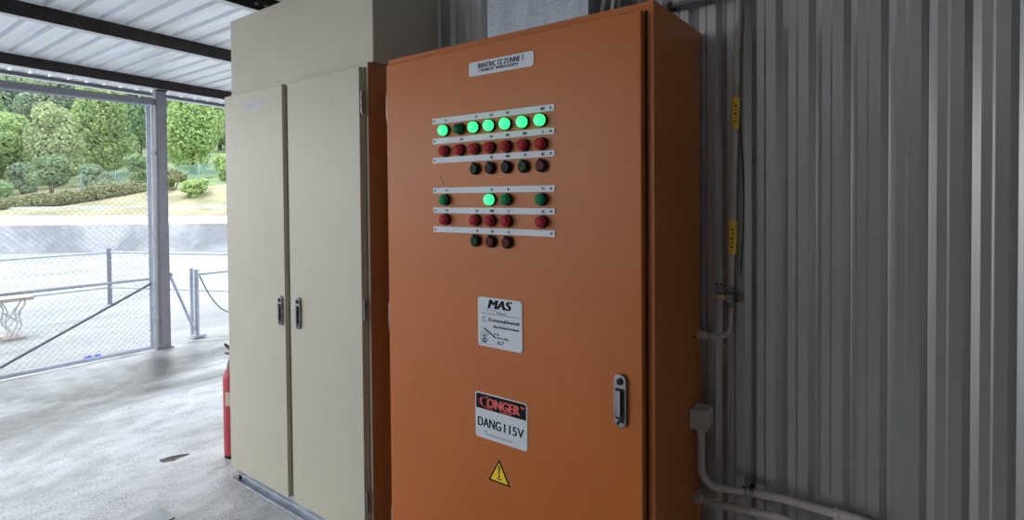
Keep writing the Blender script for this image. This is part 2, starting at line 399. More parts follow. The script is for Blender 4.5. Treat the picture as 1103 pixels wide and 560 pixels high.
# eave channel at the roof's outer edge
t = thing('eave_beam', 'thin grey beam along the outer roof edge beyond the grey post', 'beam', (-6.92, 2.1, 2.66))
m = MB(); vs = []
for y in (-2.9, 4.5):
    z = roof_z(y) - 0.001; vs += [(-6.95, y, z), (-6.90, y, z), (-6.90, y, z - .036), (-6.95, y, z - .036)]
m.add(vs, [(0, 1, 2, 3), (7, 6, 5, 4), (0, 4, 5, 1), (1, 5, 6, 2), (2, 6, 7, 3), (3, 7, 4, 0)]).build('web', 'post', t)
m = MB(); vs = []
for y in (-2.9, 4.5):
    z = roof_z(y) - 0.037; vs += [(-6.95, y, z), (-6.885, y, z), (-6.885, y, z - .007), (-6.95, y, z - .007)]
m.add(vs, [(0, 1, 2, 3), (7, 6, 5, 4), (0, 4, 5, 1), (1, 5, 6, 2), (2, 6, 7, 3), (3, 7, 4, 0)]).build('bottom_flange', 'lip', t)

# ------------------------------------------------------------------ orange control cabinet
OX0, OX1, OY0, OY1, OZ1 = -1.744, -0.626, 1.511, 1.905, 2.051
cab = thing('control_cabinet', 'tall orange steel control cabinet with rows of indicator lamps on its door', 'cabinet', (-1.185, 1.70, 0))
b = MB()
# five-sided case with a front frame, so the door closes over a real opening
b.box(OX0, OX0 + .003, OY0, OY1, 0.06, OZ1); b.box(OX1 - .003, OX1, OY0, OY1, 0.06, OZ1)
b.box(OX0 + .003, OX1 - .003, OY0, OY1, OZ1 - .003, OZ1); b.box(OX0 + .003, OX1 - .003, OY0, OY1, 0.06, 0.063)
b.box(OX0 + .003, OX1 - .003, OY1 - .003, OY1, 0.063, OZ1 - .003)
b.box(OX0 + .003, OX0 + .035, OY0, OY0 + .003, 0.063, OZ1 - .003); b.box(OX1 - .045, OX1 - .003, OY0, OY0 + .003, 0.063, OZ1 - .003)
b.box(OX0 + .035, OX1 - .045, OY0, OY0 + .003, OZ1 - .020, OZ1 - .003); b.box(OX0 + .035, OX1 - .045, OY0, OY0 + .003, 0.063, .09)
b.build('body', 'orange', cab)
MB().box(OX0 + .02, OX1 - .02, OY0 + .03, OY1 - .02, 0, 0.06).build('plinth', 'black', cab, bevel=.003)
rail = MB().box(OX1 - .0235, OX1 - .0195, OY0 - .004, OY0, .09, OZ1 - .025)
rail.build('door_gasket', 'hole', cab)
DX0, DX1, DZ0, DZ1, DY0 = -1.724, -0.651, 0.075, 2.023, 1.481
door = MB().box(DX0, DX1, DY0, 1.506, DZ0, DZ1).build('door', 'orange', cab, bevel=.004, seg=3)
# long scratch in the paint below the third lamp strip
MB().plate([(-1.4425, 1.586), (-1.4405, 1.586), (-1.415, 1.547), (-1.4165, 1.546)], DY0 - .0004, DY0).build('scratch', 'purlin', door)
def hinge(x, y, z0, z1, parent, m='chrome_worn', r=.006):
    mb = MB(); n = 3; h = (z1 - z0) / n
    for k in range(n):
        mb.lathe([(r * .6, z0 + k * h), (r, z0 + k * h + .003), (r, z0 + (k + 1) * h - .003), (r * .6, z0 + (k + 1) * h)], (x, y, 0), 'Z', 10)
    mb.lathe([(r * .5, z0 - .008), (r * .5, z1 + .008)], (x, y, 0), 'Z', 8)
    return mb.build('hinge', m, parent)
for z in (1.86, 1.03, 0.20): hinge(-1.737, 1.497, z - .05, z + .05, cab)

def lamp_parts(kind):
    # built at the origin, facing -y
    bz = MB().lathe([(.0205, 0), (.0215, .004), (.0205, .009), (.0185, .010)], (0, 0, 0), 'Y', 24)
    lens = MB().lathe([(.0185, .008), (.0185, .020), (.0175, .0245), (.014, .0275), (.008, .029), (.001, .0295)], (0, 0, 0), 'Y', 24)
    return bz, lens
lamp_proto = {}
def make_lamp(kind, m, x, z, label):
    if kind not in lamp_proto:
        bz, lens = lamp_parts(kind)
        o = lens.build('indicator_lamp', m); r = bz.build('bezel', 'bezel'); r.parent = o
        lamp_proto[kind] = o; first = o
    else:
        s = lamp_proto[kind]; first = s.copy(); COL.objects.link(first)
        for ch in s.children:
            c = ch.copy(); COL.objects.link(c); c.parent = first
    first.parent = cab; first.location = Vector((x, DY0, z)) - cab.location
    first['label'] = label
    return first
def make_button(kind, m, x, z, label):
    key = 'b' + kind
    if key not in lamp_proto:
        o = MB().lathe([(.0205, 0), (.0215, .006), (.0205, .013), (.0165, .015), (.0160, .008), (.0015, .008)], (0, 0, 0), 'Y', 24).build('push_button', 'bezel')
        cp = MB().lathe([(.0158, .008), (.0158, .0165), (.0145, .0185), (.006, .0185), (.0008, .0180)], (0, 0, 0), 'Y', 20).build('cap', m); cp.parent = o
        nb = MB().box(-.0035, .0035, -.020, -.012, .013, .0225).build('notch', 'bezel'); nb.parent = o
        lamp_proto[key] = o; first = o
    else:
        s = lamp_proto[key]; first = s.copy(); COL.objects.link(first)
        for ch in s.children:
            c = ch.copy(); COL.objects.link(c); c.parent = first
    first.parent = cab; first.location = Vector((x, DY0, z)) - cab.location
    first['label'] = label
    return first
LX = [-1.404, -1.330, -1.261, -1.193, -1.124, -1.054, -0.985]
for k, (i, kind) in enumerate([(0, 'lit'), (1, 'dark'), (2, 'lit'), (3, 'lit'), (4, 'lit'), (5, 'lit'), (6, 'lit')]):
    make_lamp(kind, {'lit': 'green_lit', 'dark': 'green_dark'}[kind], LX[i], 1.741, {'lit': 'green indicator lamp, lit', 'dark': 'dark green indicator lamp, unlit'}[kind])
for i in range(7): make_lamp('red', 'red_lens', LX[i], 1.667, 'red indicator lamp')
for i, kind in ((2, 'green'), (3, 'black'), (4, 'black'), (5, 'green'), (6, 'red')):
    make_button(kind, 'btn_' + kind, LX[i], 1.598, {'green': 'dark green push button', 'black': 'black push button', 'red': 'dark red push button'}[kind])
for i, kind in ((0, 'off'), (3, 'lit'), (4, 'off'), (6, 'off')):
    make_lamp(kind, {'lit': 'green_lit', 'off': 'green_off'}[kind], LX[i], 1.491, {'lit': 'green indicator lamp, lit', 'off': 'green indicator lamp, unlit'}[kind])
for i in (0, 2, 3, 4, 6): make_lamp('red', 'red_lens', LX[i], 1.420, 'red indicator lamp')
for i, kind in ((2, 'green'), (3, 'red'), (4, 'red')):
    make_button(kind, 'btn_' + kind, LX[i], 1.349, {'green': 'dark green push button', 'red': 'dark red push button'}[kind])

strips = [(1.778, {0: '21', 2: '21', 3: '2.0', 4: 'B1', 6: 'BB1'}), (1.705, {1: 'A1', 3: 'B4', 4: 'BB1', 5: 'BB1', 6: 'D'}),
          (1.635, {3: 'B1', 4: 'BB1', 5: 'M', 6: 'B2'}), (1.525, {0: 'EO', 3: 'EO', 4: '1', 6: 'P1'}),
          (1.453, {0: '20', 2: '10', 3: 'BB1', 4: '0', 6: 'BC'}), (1.3835, {2: 'M', 3: 'B1', 4: '0'})]
for z, tx in strips:
    s = MB().box(-1.468, -0.938, DY0 - .0035, DY0, z - .0105, z + .0105).build('label_strip', 'strip', cab, bevel=.0008)
    for i, body in tx.items():
        wd = .006 * len(body) * .9
        text_mb(body, LX[i] - wd / 2 + .004, LX[i] + wd / 2 + .004, z - .0045, z + .0045, DY0 - .0035, bold=.03).build('lettering', 'ink', s, smooth=False)
    for x in (-1.458, -0.952):
        MB().lathe([(.0035, 0), (.0035, .0012), (.002, .002)], (x, DY0 - .0035, z), 'Y', 10).build('screw', 'black', s)

# rating plate at the top
np_ = MB().plate(rrect(-1.288, -1.015, 1.918, 1.966, .009), DY0 - .003, DY0).build('name_plate', 'white_plate', cab, smooth=False)
mb = text_mb('BANTRIC 7Z ZONNE 1', -1.247, -1.056, 1.9415, 1.9585, DY0 - .003, heavy=.035)
text_mb('| VENBUST WBRAUGAEN', -1.243, -1.078, 1.9255, 1.939, DY0 - .003, heavy=.03, mb=mb)
mb.build('lettering', 'ink', np_, smooth=False)

# maker's plate
mp_ = MB().plate(rrect(-1.257, -1.068, 0.986, 1.156, .006), DY0 - .003, DY0).build('maker_plate', 'white_plate', cab, smooth=False)
mb = text_mb('MAS', -1.214, -1.108, 1.119, 1.150, DY0 - .003, heavy=.10, shear=.25)
mb.build('bold_lettering', 'ink', mp_, smooth=False)
y = DY0 - .003
mb = MB().box(-1.242, -1.072, y - .0005, y, 1.0995, 1.1008)
text_mb('Maintr', -1.172, -1.130, 1.103, 1.111, y, mb=mb); mb.box(-1.226, -1.172, y - .0005, y, 1.1125, 1.1133)
text_mb('Zompaqhbennii', -1.213, -1.079, 1.072, 1.086, y, bold=.04, mb=mb)
text_mb('&yclosartnens', -1.190, -1.080, 1.052, 1.064, y, bold=.04, mb=mb)
text_mb('P E', -1.186, -1.166, 1.029, 1.037, y, bold=.04, mb=mb)
text_mb('Bornilo', -1.172, -1.122, 1.019, 1.026, y, bold=.03, mb=mb)
text_mb('K7', -1.170, -1.144, 0.999, 1.012, y, bold=.03, mb=mb)
mb.box(-1.247, -1.232, y - .0005, y, 1.0500, 1.0510); mb.box(-1.250, -1.206, y - .0005, y, 0.9945, 0.9955)
def ring(mb, cx, cz, r0, r1, a0=0, a1=360, n=28):
    pts = [math.radians(a0 + (a1 - a0) * k / n) for k in range(n + 1)]
    vs = [(cx + r0 * math.cos(a), y - .0005, cz + r0 * math.sin(a)) for a in pts] + [(cx + r1 * math.cos(a), y - .0005, cz + r1 * math.sin(a)) for a in pts]
    mb.add(vs, [(k, k + 1, n + 2 + k, n + 1 + k) for k in range(n)])
ring(mb, -1.229, 1.080, .0095, .0108, 60, 330); text_mb('Z', -1.234, -1.223, 1.074, 1.087, y, mb=mb)
ring(mb, -1.229, 1.018, .017, .019, 20, 350); ring(mb, -1.229, 1.018, .0125, .0140, 200, 420)
text_mb('S', -1.236, -1.222, 1.008, 1.028, y, bold=.03, mb=mb); text_mb('M', -1.238, -1.221, 0.999, 1.006, y, bold=.03, mb=mb)
# slanted ray beside the round emblem
mb.plate([(-1.225, 1.043), (-1.220, 1.047), (-1.176, 1.022), (-1.180, 1.018)], y - .0005, y)
mb.plate([(-1.232, 1.047), (-1.226, 1.050), (-1.220, 1.043), (-1.226, 1.041)], y - .0005, y)
mb.build('lettering', 'grey_ink', mp_, smooth=False)
for x, z in ((-1.252, 1.151), (-1.073, 1.151), (-1.252, .991), (-1.073, .991)):
    MB().lathe([(.0025, 0), (.0025, .001), (.001, .0015)], (x, y, z), 'Y', 8).build('rivet', 'chrome_worn', mp_)

# danger sign
ds = MB().plate(rrect(-1.274, -1.052, 0.664, 0.822, .010), DY0 - .002, DY0).build('warning_sign', 'white_plate', cab, smooth=False)
y = DY0 - .002
pts = rrect(-1.270, -1.056, 0.700, 0.818, .008)
top = [p for p in pts if p[1] > .78]
MB().plate([(-1.056, 0.766)] + top + [(-1.270, 0.766)], y - .0004, y).build('black_panel', 'ink', ds, smooth=False)
y2 = y - .0004
mb = text_mb('ONGER', -1.222, -1.080, 0.776, 0.808, y2, heavy=.075, thick=.0006)
# big open C running round the left of the word, and the small flag at its right end
y = y2
ring(mb, -1.230, 0.792, .0145, .021, 55, 305)
mb.plate([(-1.262, .791), (-1.240, .812), (-1.205, .814), (-1.240, .806)], y2 - .0005, y2)
mb.plate([(-1.262, .791), (-1.240, .772), (-1.190, .770), (-1.240, .778)], y2 - .0005, y2)
mb.plate([(-1.165, .7725), (-1.115, .7725), (-1.118, .7695), (-1.160, .7695)], y2 - .0005, y2)
mb.plate([(-1.078, .808), (-1.060, .806), (-1.066, .800), (-1.076, .803)], y2 - .0005, y2)
mb.build('red_lettering', 'red_ink', ds, smooth=False)
y = DY0 - .002
mb = text_mb('DANG', -1.263, -1.160, 0.704, 0.736, y, heavy=.036); text_mb('115V', -1.148, -1.064, 0.704, 0.734, y, heavy=.036, mb=mb)
mb.build('lettering', 'ink', ds, smooth=False)
mb = text_mb('<', -1.232, -1.224, 0.684, 0.692, y, bold=.02)
mb.box(-1.224, -1.114, y - .0005, y, 0.6795, 0.6815); mb.build('small_print', 'grey_ink', ds, smooth=False)

# triangular sticker
tr = [(-1.171, .606), (-1.218, .524), (-1.124, .524)]
def rtri(p, s, c=(-1.171, .5513)): return [(c[0] + (x - c[0]) * s, c[1] + (z - c[1]) * s) for x, z in p]
ts = MB().plate(rtri(tr, 1.0), DY0 - .0010, DY0).build('triangle_sticker', 'ink', cab, smooth=False)
MB().plate(rtri(tr, .80), DY0 - .0014, DY0 - .0010).build('yellow_field', 'yellow', ts, smooth=False)
y = DY0 - .0014
mb = MB().plate([(-1.1745, .583), (-1.1675, .583), (-1.1690, .553), (-1.1730, .553)], y - .0004, y)
mb.plate(rrect(-1.1745, -1.1675, .5440, .5510, .002), y - .0004, y); mb.box(-1.180, -1.161, y - .0004, y, .5365, .5405)
mb.build('exclamation_mark', 'ink', ts, smooth=False)

# flush door latch
def latch(name, cx, z0, z1, y, w, parent, m='chrome'):
    h = MB().plate(rrect(cx - w / 2, cx + w / 2, z0, z1, w * .48, 6), y - .011, y).build(name, m, parent, bevel=.003)
    MB().plate(rrect(cx - w * .34, cx + w * .38, z0 + (z1 - z0) * .16, z1 - (z1 - z0) * .26, .004), y - .0118, y - .0105).build('recess', 'hole', h, smooth=False)
    MB().plate(rrect(cx - w * .22, cx + w * .14, z0 + (z1 - z0) * .22, z1 - (z1 - z0) * .30, .003), y - .0195, y - .0118).build('grip', m, h, bevel=.002)
    MB().lathe([(w * .26, 0), (w * .26, .003), (w * .18, .004)], (cx + w * .02, y - .011, z1 - w * .52), 'Y', 14).build('keyhole', 'black', h)
    MB().plate([(cx - w * .30, z0 + w * .25), (cx - w * .05, z0 + w * .60), (cx + w * .32, z0 + w * .85), (cx + w * .32, z0 + w * .4), (cx + w * .05, z0 + w * .45), (cx - w * .1, z0 + w * .18)], y - .0125, y - .011).build('push_tab', 'black', h, smooth=False)
    return h
latch('door_handle', -0.716, 0.828, 0.984, DY0, .040, cab, 'chrome_worn')
# small blind plug low on the right side
MB().lathe([(.006, 0), (.006, .002)], (OX1, 1.84, 1.03), 'X', 10).build('knockout_plug', 'hole', cab)
# bracket near the top rear of the right side
MB().box(OX1, OX1 + .004, 1.897, 1.912, 1.925, 1.975).build('wall_bracket', 'chrome_worn', cab)

# ------------------------------------------------------------------ beige cabinet
BX0, BX1, BZ0, BZ1 = -3.005, -1.874, 0.055, 2.065
bc = thing('double_door_cabinet', 'tall beige steel cabinet with two doors and chrome latches', 'cabinet', (-2.44, 1.70, 0))
b = MB()
b.box(BX0, BX0 + .003, 1.511, 1.905, BZ0, BZ1); b.box(BX1 - .003, BX1, 1.511, 1.905, BZ0, BZ1)
b.box(BX0 + .003, BX1 - .003, 1.511, 1.905, BZ1 - .003, BZ1); b.box(BX0 + .003, BX1 - .003, 1.511, 1.905, BZ0, BZ0 + .003)
b.box(BX0 + .003, BX1 - .003, 1.902, 1.905, BZ0 + .003, BZ1 - .003)
b.box(BX0 + .003, BX0 + .03, 1.511, 1.514, BZ0 + .003, BZ1 - .003); b.box(BX1 - .03, BX1 - .003, 1.511, 1.514, BZ0 + .003, BZ1 - .003)
b.box(BX0 + .03, BX1 - .03, 1.511, 1.514, BZ1 - .02, BZ1 - .003); b.box(BX0 + .03, BX1 - .03, 1.511, 1.514, BZ0 + .003, BZ0 + .02)
b.build('body', 'beige', bc)
sp_ = MB().box(BX1, BX1 + .0012, 1.513, 1.904, BZ0 + .002, BZ1 - .002).build('side_panel', 'side_orange', bc); sp_['label'] = 'brownish orange right side panel'  # thin brownish orange sheet over the beige body's right side
MB().box(-2.49, -2.40, 1.504, 1.511, BZ0 + .003, BZ1 - .022).build('centre_stile', 'beige_edge', bc)
MB().box(-1.898, -1.885, 1.500, 1.511, BZ0 + .003, BZ1 - .022).build('side_gasket', 'beige_edge', bc)
for nm, x0, x1 in (('l', -3.018, -2.468), ('r', -2.422, -1.8925)):
    d = MB().box(x0, x1, 1.481, 1.503, 0.058, 2.044).build('door', 'beige', bc, bevel=.003, seg=3)
    if nm == 'l':
        st = MB().plate(rrect(-2.840, -2.655, 1.950, 1.998, .004), 1.4804, 1.481).build('faded_sticker', 'sticker', d, smooth=False)
        mb = MB()
        xx = -2.812
        for k in range(8):
            hgt = random.uniform(.008, .018)
            mb.plate([(xx, 1.966), (xx + .008, 1.966), (xx + .010, 1.966 + hgt), (xx + .002, 1.966 + hgt)], 1.4800, 1.4804); xx += .0125
        mb.build('faded_print', 'sticker_ink', st, smooth=False)
        latch('handle', -2.500, 0.890, 1.032, 1.481, .036, d, 'chrome_worn')
    else:
        latch('handle', -2.350, 0.892, 1.040, 1.481, .036, d, 'chrome_worn')
for z0, z1 in ((1.850, 1.945), (0.987, 1.075), (0.177, 0.265)): hinge(-1.884, 1.490, z0, z1, bc, r=.0075)
# galvanised base channel with its floor flange and anchor bolt
pl = MB().box(-3.000, -1.758, 1.470, 1.560, 0.0, 0.006); pl.box(-2.990, -1.758, 1.512, 1.517, 0.006, 0.055); pl.box(-2.990, -1.758, 1.493, 1.512, 0.026, 0.031)
pl.box(-2.990, -2.985, 1.512, 1.90, 0.006, 0.055)
pl = pl.build('base_channel', 'galv', bc, bevel=.001)
MB().lathe([(.010, 0), (.010, .008), (.0055, .009), (.0055, .022)], (-2.945, 1.492, .006), 'Z', 6).build('anchor_bolt', 'black', pl)
MB().box(-2.955, -1.90, 1.56, 1.88, 0.0, 0.055).build('plinth', 'black', bc)

# header box on top
hx0, hx1, hz0, hz1 = -3.040, -1.861, 2.068, 2.462
hb = thing('header_box', 'plain beige steel box sitting on top of the double-door cabinet', 'box', (-2.45, 1.72, hz0))
MB().box(hx0, hx1, 1.530, 1.916, hz0, hz1).build('body', 'beige', hb, bevel=.003)
MB().box(hx1 - .0002, hx1 + .0012, 1.533, 1.548, hz0 + .004, hz1 - .004).build('edge_flange', 'beige', hb)
MB().plate([(-2.584, hz0 + .008), (-2.578, hz0 + .008), (-2.576, hz0 + .021), (-2.582, hz0 + .021)], 1.5292, 1.530).build('dent', 'beige_edge', hb, smooth=False)

# ------------------------------------------------------------------ things above and beside the orange cabinet
du = thing('cable_duct', 'square galvanised metal duct rising from the orange cabinet top', 'duct', (-1.15, 1.78, OZ1))
MB().box(-1.385, -0.938, 1.70, 1.912, OZ1, 2.655).build('casing', 'spangle', du, bevel=.002)
MB().box(-1.393, -0.930, 1.692, 1.914, OZ1, OZ1 + .012).build('foot_flange', 'galv', du)

def riser(x, y, lean, m, label, r=.011):
    t = thing('riser_conduit', label, 'conduit', (x, y, OZ1), 'conduits rising from the orange cabinet top')
    path = [(x, y, OZ1), (x, y, OZ1 + .05)] + [(x + lean * (k / 8) ** 1.6, y + .01 * k / 8, OZ1 + .05 + .5 * k / 8) for k in range(1, 9)]
    MB().tube(path, r, 10).build('pipe', m, t)
    MB().lathe([(r * 1.7, 0), (r * 1.7, .012), (r * 1.3, .014), (r * 1.3, .03)], (x, y, OZ1), 'Z', 8).build('gland', 'black', t)
    return t
riser(-0.902, 1.815, .04, 'cable', 'black cable riser behind the two pale conduits beside the galvanised duct', .010)
riser(-0.922, 1.760, .20, 'pale_pipe', 'pale curved conduit nearest the galvanised duct', .0075)
riser(-0.884, 1.760, .22, 'pale_pipe', 'pale curved conduit farther right of the galvanised duct', .0075)
tp = thing('wall_pipe', 'thin grey pipe running level along the wall above the orange cabinet corner', 'pipe', (-0.8, 1.885, 2.152))
MB().tube([(-0.93, 1.885, 2.152), (1.25, 1.885, 2.152)], .010, 10).build('pipe', 'post', tp)
for x in (-0.72, 0.2, 0.9):
    MB().box(x - .008, x + .008, 1.874, 1.918, 2.141, 2.163).build('clip', 'black', tp)

# vertical conduit with union and yellow markers
vc = thing('vertical_conduit', 'thin vertical conduit with yellow markers beside the orange cabinet', 'conduit', (-0.51, 1.885, 1.02))
path = [(-0.488, 1.890, 2.50), (-0.497, 1.890, 2.13), (-0.514, 1.888, 1.42), (-0.520, 1.886, 1.18)]
vpipe = MB().tube(path, .0095, 10).build('upper_pipe', 'pipe', vc)
low = [(-0.520, 1.886, 1.165), (-0.521, 1.886, 1.075)] + arc((-0.566, 1.886, 1.075), .045, 0, -80, (1, 0, 0), (0, 0, 1), 8) + [(-0.60, 1.884, 1.0285)]
MB().tube(low, [.0095] * 3 + [.008] * (len(low) - 4) + [.006], 10).build('lower_pipe', 'pipe', vc)
un = MB().lathe([(.012, 1.130), (.012, 1.146), (.020, 1.150), (.020, 1.178), (.013, 1.182), (.013, 1.205)], (-0.520, 1.886, 0), 'Z', 6)
un.build('union_nut', 'chrome_worn', vc)
MB().lathe([(.005, -.030), (.013, -.026), (.013, -.006), (.009, .0)], (-0.532, 1.874, 1.165), 'X', 8).build('side_plug', 'brass', vc)
MB().lathe([(.009, 0), (.012, .004), (.012, .024), (.007, .027)], (-0.508, 1.880, 1.165), 'X', 6).build('side_nut', 'chrome_worn', vc)
MB().lathe([(.014, -.6252), (.014, -.600), (.010, -.598), (.010, -.590), (.013, -.588), (.013, -.575), (.006, -.566)], (0, 1.884, 1.0285), 'X', 8).build('cable_gland', 'pipe', vc)
def sleeve(z0, z1, label):
    def xat(z): return -0.497 - (2.13 - z) / .71 * .017
    s = MB().tube([(xat(z0), 1.8885, z0), (xat(z1), 1.8892, z1)], .0125, 14).build('yellow_marker', 'tag_yellow', vc); s['label'] = label
    t = MB()
    for k in range(5):
        z = z0 + (z1 - z0) * (.18 + .13 * k); x = xat(z)
        t.box(x - .001 + .003 * (k % 2), x + .006, 1.8755, 1.8765, z, z + .005)
    t.build('marking', 'ink', s, smooth=False)
    return s
sleeve(1.715, 1.815, 'upper yellow marker sleeve'); sleeve(1.308, 1.418, 'lower yellow marker sleeve')
wi = thing('loose_wire', 'thin loose dark wire hanging down beside the vertical conduit', 'wire', (-0.495, 1.905, 1.9))
pts = []
for k in range(26):
    s = k / 25; z = 2.5 - 1.26 * s
    pts.append((-0.488 + .012 * math.sin(s * 9 + .5) * (1 - .4 * s) - .02 * s + .018 * max(0, s - .3), 1.9085 - .003 * math.sin(s * 5), z))
MB().tube(pts, .0022, 6).build('wire', 'cable', wi)
wj = thing('thin_grey_wire', 'thin grey wire dangling from the elbow down to the lower pipes', 'wire', (-0.53, 1.905, .9))
pts = [(-0.566, 1.900, 1.010), (-0.548, 1.905, 1.0), (-0.536, 1.908, .965), (-0.534, 1.909, .85), (-0.532, 1.909, .72), (-0.535, 1.908, .62), (-0.541, 1.905, .565), (-0.548, 1.900, .548)]
MB().tube(pts, .002, 6).build('wire', 'pipe', wj)

# junction box and lower conduit run
lc = thing('junction_conduit', 'conduit with small square junction box bending along the wall foot', 'conduit', (-0.6, 1.83, .55))
MB().box(-0.622, -0.570, 1.795, 1.860, .741, .806).build('junction_box', 'pipe', lc, bevel=.003)
MB().box(-0.6235, -0.5685, 1.7915, 1.795, .7395, .8075).build('box_lid', 'pipe', lc, bevel=.001)
MB().lathe([(.013, .722), (.016, .726), (.016, .741)], (-0.5985, 1.826, 0), 'Z', 8).build('gland', 'pipe', lc)
path = [(-0.5985, 1.826, .735), (-0.5985, 1.826, .60)] + arc((-0.5485, 1.833, .60), .05, 180, 270, (1, 0, 0), (0, 0, 1), 8)[1:] + [(-0.47, 1.866, .549), (-0.36, 1.884, .551), (0.55, 1.892, .553)]
MB().tube(path, .0125, 12).build('pipe', 'pipe', lc)
MB().lathe([(.016, -.478), (.016, -.466), (.013, -.464), (.013, -.456), (.016, -.454), (.016, -.444)], (0, 1.868, .549), 'X', 12).build('clamp', 'chrome_worn', lc)
MB().box(-0.466, -0.454, 1.868, 1.917, .545, .556).build('clamp_foot', 'black', lc)
MB().lathe([(.015, -.225), (.018, -.223), (.018, -.212), (.0155, -.21), (.0155, -.15)], (0, 1.8855, .5515), 'X', 12).build('coupling', 'pipe', lc)
c2 = thing('low_conduit', 'lowest conduit stub with cable gland beside the orange cabinet foot', 'conduit', (-0.5, 1.86, .48))
MB().lathe([(.016, -.626), (.016, -.606), (.012, -.604), (.012, -.575), (.016, -.573), (.016, -.562), (.010, -.560), (.010, -.535)], (0, 1.855, .484), 'X', 8).build('cable_gland', 'pipe', c2)
MB().tube([(-0.545, 1.856, .484), (-0.45, 1.868, .489), (-0.385, 1.874, .492), (0.55, 1.892, .494)], .0125, 12).build('pipe', 'pipe', c2)
MB().lathe([(.016, -.392), (.016, -.376), (.014, -.372), (.014, -.362)], (0, 1.8745, .492), 'X', 12).build('collar', 'pipe', c2)
lp = [(-0.622, 1.850, .505), (-0.612, 1.838, .522), (-0.602, 1.836, .524), (-0.600, 1.84, .50), (-0.585, 1.836, .474), (-0.570, 1.84, .486), (-0.553, 1.85, .478), (-0.53, 1.86, .492), (-0.515, 1.875, .515), (-0.512, 1.885, .533)]
MB().tube(lp, .0022, 6).build('cable_loop', 'pipe', c2)

# ------------------------------------------------------------------ fire extinguisher, floor plate, blue wrapper
EX, EY = -3.257, 1.617
ex = thing('fire_extinguisher', 'red fire extinguisher standing on the floor behind the beige cabinet', 'extinguisher', (EX, EY, 0))
prof = [(.044, .012), (.050, .018), (.053, .030), (.053, .44), (.052, .465), (.047, .490), (.038, .508), (.030, .518), (.028, .53)]
MB().lathe(prof, (EX, EY, 0), 'Z', 32).build('cylinder', 'ext_red', ex)
MB().lathe([(.046, 0), (.051, .002), (.051, .016), (.046, .02)], (EX, EY, 0), 'Z', 28).build('base_ring', 'black', ex)
MB().lathe([(.032, .515), (.028, .540), (.022, .565), (.017, .576), (.017, .600)], (EX, EY, 0), 'Z', 12).build('valve', 'dark_valve', ex)
hd = MB().box(EX - .07, EX + .04, EY - .012, EY + .012, .590, .597)
hd.tube([(EX + .02, EY, .597), (EX - .03, EY, .625), (EX - .085, EY, .640)], [.010, .010, .008], 8)
hd.build('lever', 'black', ex)
hose = [(EX + .014, EY, .575), (EX + .06, EY + .02, .570), (EX + .075, EY + .03, .50), (EX + .073, EY + .03, .35), (EX + .07, EY + .03, .22)]
MB().tube(hose, .009, 8).build('hose', 'black', ex)
lab = MB()
vs = []; n = 12
for k in range(n + 1):
    a = math.radians(-75 + 120 * k / n)
    for z in (.31, .39): vs.append((EX + .0535 * math.cos(a), EY + .0535 * math.sin(a), z))
lab.add(vs, [(2 * k, 2 * k + 2, 2 * k + 3, 2 * k + 1) for k in range(n)]).build('paper_label', 'ext_label', ex)

# steel cover at the frame's bottom edge
cp = MB().add([(-2.997, 1.121, 0), (-2.84, 1.127, 0), (-2.82, .70, 0), (-2.955, .70, 0), (-2.997, 1.121, .006), (-2.84, 1.127, .006), (-2.82, .70, .006), (-2.955, .70, .006)],
     [(0, 3, 2, 1), (4, 5, 6, 7), (0, 1, 5, 4), (1, 2, 6, 5), (2, 3, 7, 6), (3, 0, 4, 7)])
o = cp.build('floor_cover', 'plate_steel', loc=(-2.9, .9, 0), bevel=.001); tag(o, 'grey steel cover plate lying on the floor at the bottom picture edge', 'cover')
bw = MB(); rnd = random.Random(3)
n, mrows = 14, 5
for i in range(n + 1):
    for j in range(mrows + 1):
        s = i / n; q = j / mrows
        yv = 1.755 + .13 * s
        bw.v.append((-6.31 + .05 * (q - .5) + rnd.uniform(-.006, .006), yv, .008 + .030 * math.sin(PI * q) * (.5 + .5 * abs(math.sin(s * 5.5))) + rnd.uniform(0, .010)))
for i in range(n):
    for j in range(mrows):
        a = i * (mrows + 1) + j; bw.f.append((a, a + 1, a + mrows + 2, a + mrows + 1))
o = bw.build('plastic_wrapper', 'blue', loc=(-6.31, 1.82, 0), solid=.002, smooth=False); tag(o, 'crumpled blue plastic wrapper lying at the foot of the chain-link fence', 'litter')

# ------------------------------------------------------------------ post and chain-link fence
po = thing('support_post', 'thick grey steel post holding the roof at the fence corner', 'post', (-6.195, 2.392, 0))
p = MB(); p.box(-6.24, -6.155, 2.345, 2.353, .012, 2.588); p.box(-6.24, -6.155, 2.432, 2.440, .012, 2.588); p.box(-6.163, -6.155, 2.353, 2.432, .012, 2.588); p.box(-6.24, -6.232, 2.353, 2.432, .012, 2.588)
p.build('shaft', 'post', po, bevel=.003)
MB().box(-6.26, -6.135, 2.334, 2.460, 0, .012).build('base_plate', 'post', po)
MB().box(-6.24, -6.11, 2.35, 2.435, 2.580, 2.592).build('cap_plate', 'purlin', po)
MB().box(-6.155, -6.150, 2.36, 2.378, 1.30, 1.34).build('small_plate', 'post', po)

